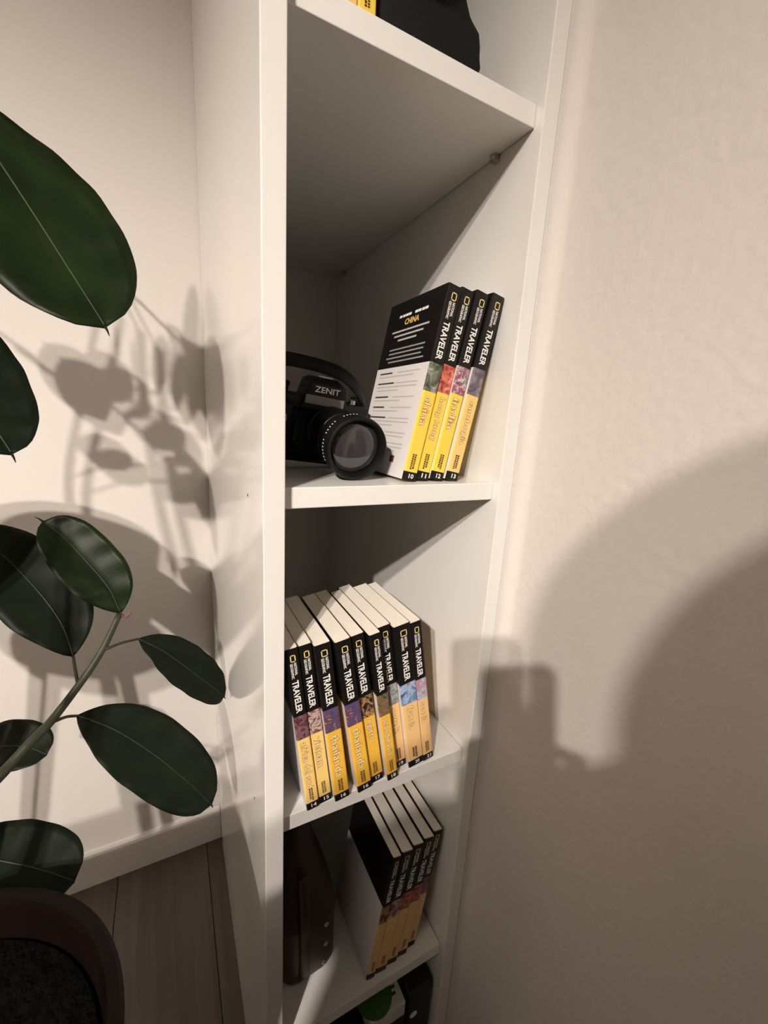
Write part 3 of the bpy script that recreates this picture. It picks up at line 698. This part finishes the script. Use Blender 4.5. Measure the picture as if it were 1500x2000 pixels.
# ------------------------------------------------------------------ the photographer and the phone (behind the lens; their shadows fall on the right wall)
PC = CAM - CF*.0085 + CR*.012 - CU*.055
ph = empty('phone', PC, label='dark smartphone held up by the photographer', cat='phone')
ph.rotation_mode = 'QUATERNION'; ph.rotation_quaternion = Matrix(((CR.x, CU.x, -CF.x), (CR.y, CU.y, -CF.y), (CR.z, CU.z, -CF.z))).to_quaternion()
rr = [(sx*.0265+.012*math.cos(R(st+k*15)), sy*.067+.012*math.sin(R(st+k*15))) for sx, sy, st in ((1, 1, 0), (-1, 1, 90), (-1, -1, 180), (1, -1, 270)) for k in range(7)]
bm = bmesh.new(); a_ = [bm.verts.new((x_, y_, -.0042)) for x_, y_ in rr]; b_ = [bm.verts.new((x_, y_, .0042)) for x_, y_ in rr]
bm.faces.new(a_[::-1]); bm.faces.new(b_)
for k in range(len(rr)): bm.faces.new((a_[k], a_[(k+1) % len(rr)], b_[(k+1) % len(rr)], b_[k]))
frombm('phone_shell', bm, M['phone'], ph)
box('screen', -.034, .034, -.0725, .0725, .0042, .0044, mat('screen_glass', (.02, .02, .025), .08), ph)
HD = V((-.235, -.79, .30)); Fh = V((CF.x, CF.y, 0)).normalized(); Rh = V((Fh.y, -Fh.x, 0))
def Q(f_, s, z): return V((HD.x, HD.y, 0)) + Fh*f_ + Rh*s + V((0, 0, z))
nodes, edges, rad, rough_m = [], [], [], []
def nd(p, r_, prev=None):
    nodes.append(V(p)); rad.append(r_)
    if prev is not None: edges.append((prev, len(nodes)-1))
    return len(nodes)-1
pel = nd(Q(-.03, 0, -.24), (.150, .115))
bel = nd(Q(.03, 0, -.10), (.145, .115), pel)
che = nd(Q(.07, 0, .04), (.155, .115), bel)
nb_ = nd(Q(.03, 0, .125), (.075, .070), che)
nk = nd(Q(.0, 0, .175), (.052, .055), nb_)
jw = nd(Q(.020, 0, .230), (.068, .080), nk)
hd_ = nd(Q(.010, 0, .310), (.080, .098), jw)
tp = nd(Q(.0, 0, .390), (.060, .072), hd_)
nd(Q(.112, 0, .298), (.013, .011), hd_)
for s in (-1, 1): nd(Q(.0, s*.092, .298), (.012, .022), hd_)
for s in (-1, 1):
    hip = nd(Q(-.08, s*.095, -.30), (.090, .095), pel)
    kn = nd(Q(-.03, s*.105, -.62), (.060, .062), hip)
    an = nd(Q(-.10, s*.105, -.985), (.040, .042), kn)
    he = nd(Q(-.10, s*.105, ZF+.042), (.038, .036), an)
    nd(Q(.03, s*.115, ZF+.034), (.042, .030), he)
    sho = nd(Q(.05, s*.19, .06), (.066, .066), che)
    elb = nd(Q(.19, s*.28, -.09), (.048, .048), sho)
    wr_p = PC + CR*(s*.062) - CU*.085 - CF*.050
    wr = nd(wr_p, (.027, .024), elb)
    pm_ = nd(PC + CR*(s*.054) - CU*.045 - CF*.022, (.030, .017), wr)
    for k in range(4):
        uo = (-.012-.019*k)
        f1 = nd(PC + CR*(s*.0535) + CU*uo - CF*.004, (.0088, .0088), pm_)
        f2 = nd(PC + CR*(s*.0480) + CU*(uo-.001) + CF*.0115, (.0080, .0080), f1)
        nd(PC + CR*(s*(.026+.004*(k % 2))) + CU*(uo-.003) + CF*.0130, (.0074, .0074), f2)
    t1 = nd(PC + CR*(s*.040) - CU*.030 - CF*.020, (.0105, .0105), pm_)
    nd(PC + CR*(s*.014) - CU*.014 - CF*.0145, (.0085, .0085), t1)
me = bpy.data.meshes.new('person'); base_p = Q(-.08, 0, ZF)
me.from_pydata([tuple(v-base_p) for v in nodes], edges, []); me.update()
pe = link('person', me, None, M['skin']); pe.location = base_p
tag(pe, 'photographer in jeans under an added dark shadow-casting wrap, holding up the phone', 'person')
skm = pe.modifiers.new('skin', 'SKIN'); skm.use_smooth_shade = True; skm.branch_smoothing = .3
for i, sv in enumerate(me.skin_vertices[0].data):
    sv.radius = rad[i]; sv.use_root = (i == 0)
pe.modifiers.new('sub', 'SUBSURF').render_levels = 2
# clothes: fitted shells over torso, sleeves and legs
def garment(name, chains, m, grow):
    b = bmesh.new()
    for ch in chains:
        pts = []; rr = []
        for j in range(len(ch)-1):
            for t in range(6):
                a = t/6; pts.append(nodes[ch[j]].lerp(nodes[ch[j+1]], a)); rr.append((sum(rad[ch[j]])/2*(1-a)+sum(rad[ch[j+1]])/2*a)*grow)
        pts.append(nodes[ch[-1]].copy()); rr.append(sum(rad[ch[-1]])/2*grow)
        rings = []; n_ = 20
        for i, p in enumerate(pts):
            d_ = (pts[min(i+1, len(pts)-1)]-pts[max(i-1, 0)]).normalized(); a_ = d_.cross(Fh).normalized(); c_ = a_.cross(d_)
            rings.append([b.verts.new(p-base_p+a_*rr[i]*math.cos(2*math.pi*k/n_)+c_*rr[i]*math.sin(2*math.pi*k/n_)) for k in range(n_)])
        for i in range(len(rings)-1):
            for k in range(n_): b.faces.new((rings[i][k], rings[i][(k+1) % n_], rings[i+1][(k+1) % n_], rings[i+1][k]))
    return frombm(name, b, m, pe, True)
ix = {}
legs = [[0, 11+k*20, 12+k*20, 13+k*20] for k in range(2)]
arms = [[2, 16+k*20, 17+k*20, 18+k*20] for k in range(2)]
garment('knit_top', [[0, 1, 2, 3]]+arms, M['shirt'], 1.32)
garment('jeans', legs, M['jeans'], 1.18)
# hair: bob-length shell around the head, open at the face
bm = bmesh.new(); nu_, nv_ = 36, 20; rows = []
for j in range(nv_+1):
    th_ = math.pi*(j/nv_)*.80
    row = []
    for i in range(nu_):
        a = 2*math.pi*i/nu_
        fx, sx_ = math.cos(a), math.sin(a)
        back = 1.0 if fx < .35 else max(.0, 1-(fx-.35)/.65)
        r_ = math.sin(th_)
        low = max(0, th_-1.25)
        v = Fh*(fx*r_*(.122 if fx < .3 else .112)-.006) + Rh*(sx_*r_*.118) + V((0, 0, math.cos(th_)*(.150 if th_ > 1.57 else .130)))
        if fx > .45 and th_ > 1.2: v = Fh*(.105*r_*fx*.6) + Rh*(sx_*r_*.118) + V((0, 0, math.cos(1.2)*.15))
        row.append(bm.verts.new(HD+v-base_p))
    rows.append(row)
for j in range(nv_):
    for i in range(nu_):
        f_ = [rows[j][i], rows[j][(i+1) % nu_], rows[j+1][(i+1) % nu_], rows[j+1][i]]
        try: bm.faces.new(f_)
        except ValueError: pass
bmesh.ops.remove_doubles(bm, verts=bm.verts, dist=.0005)
frombm('hair', bm, M['hair'], pe, True)
for s in (-1, 1):
    lathe('eye', [(.0005, .011), (.006, .009), (.009, .004), (.009, 0)], mat('eye_white', (.6, .58, .55), .3), pe, 16, 'Z', Q(.098, s*.032, .320)-base_p, cap=False)
frombm('mouth', tubebm(catmull([Q(.092, -.024, .240)-base_p, Q(.103, 0, .238)-base_p, Q(.092, .024, .240)-base_p], 5), .005, .005, 8), mat('lips', (.35, .12, .10), .5), pe, True)

# unseen loose garment added to block the spots around the body
bm = bmesh.new(); rows = []
for (z, rw, rf) in ((.165, .075, .080), (.13, .10, .10), (.09, .18, .15), (.04, .25, .19), (-.03, .30, .22), (-.10, .33, .23), (-.22, .345, .235), (-.36, .355, .24), (-.48, .36, .245), (-.481, .352, .238)):
    rows.append([bm.verts.new(Q(.05+rf*math.cos(2*math.pi*k/48)*(1+.02*math.sin(9*2*math.pi*k/48)), rw*math.sin(2*math.pi*k/48)*(1+.02*math.cos(7*2*math.pi*k/48)), z)-base_p) for k in range(48)])
for i in range(len(rows)-1):
    for k in range(48): bm.faces.new((rows[i][k], rows[i][(k+1) % 48], rows[i+1][(k+1) % 48], rows[i+1][k]))
frombm('shadow_poncho', bm, M['shirt'], pe, True)

# added fill lamp, built as a torchiere: washes the ceiling, whose bounce fills the shadows
tl = empty('fill_torchiere', (-2.35, -1.1, ZF), label='added fill lamp in the form of a white torchiere, shining at the ceiling behind the viewer', cat='lamp')
lathe('base', [(.14, .0005), (.14, .018), (.12, .024), (.012, .030)], M['lampm'], tl, 40)
tube('pole', [V((0, 0, .028)), V((0, 0, .9)), V((0, 0, 1.80))], .011, M['lampm'], tl, .011, 12, 3)
lathe('bowl', [(.012, 1.80), (.06, 1.815), (.13, 1.86), (.17, 1.92), (.172, 1.925), (.165, 1.922), (.12, 1.872), (.05, 1.83), (.001, 1.826)], M['lampm'], tl, 48, cap=False)
lathe('bulb', [(.0005, 1.90), (.02, 1.895), (.028, 1.87), (.015, 1.84), (.01, 1.83)], M['bulb'], tl, 24, cap=False)
ld = bpy.data.lights.new('fill_uplight', 'SPOT'); ld.energy = FILL_UPLIGHT; ld.color = SPOT_COL; ld.spot_size = R(125); ld.spot_blend = .6; ld.shadow_soft_size = .05
lo = bpy.data.objects.new('fill_uplight', ld); COL.objects.link(lo); lo.parent = tl; lo.location = (0, 0, 1.93); lo.rotation_euler = (R(180), 0, 0)
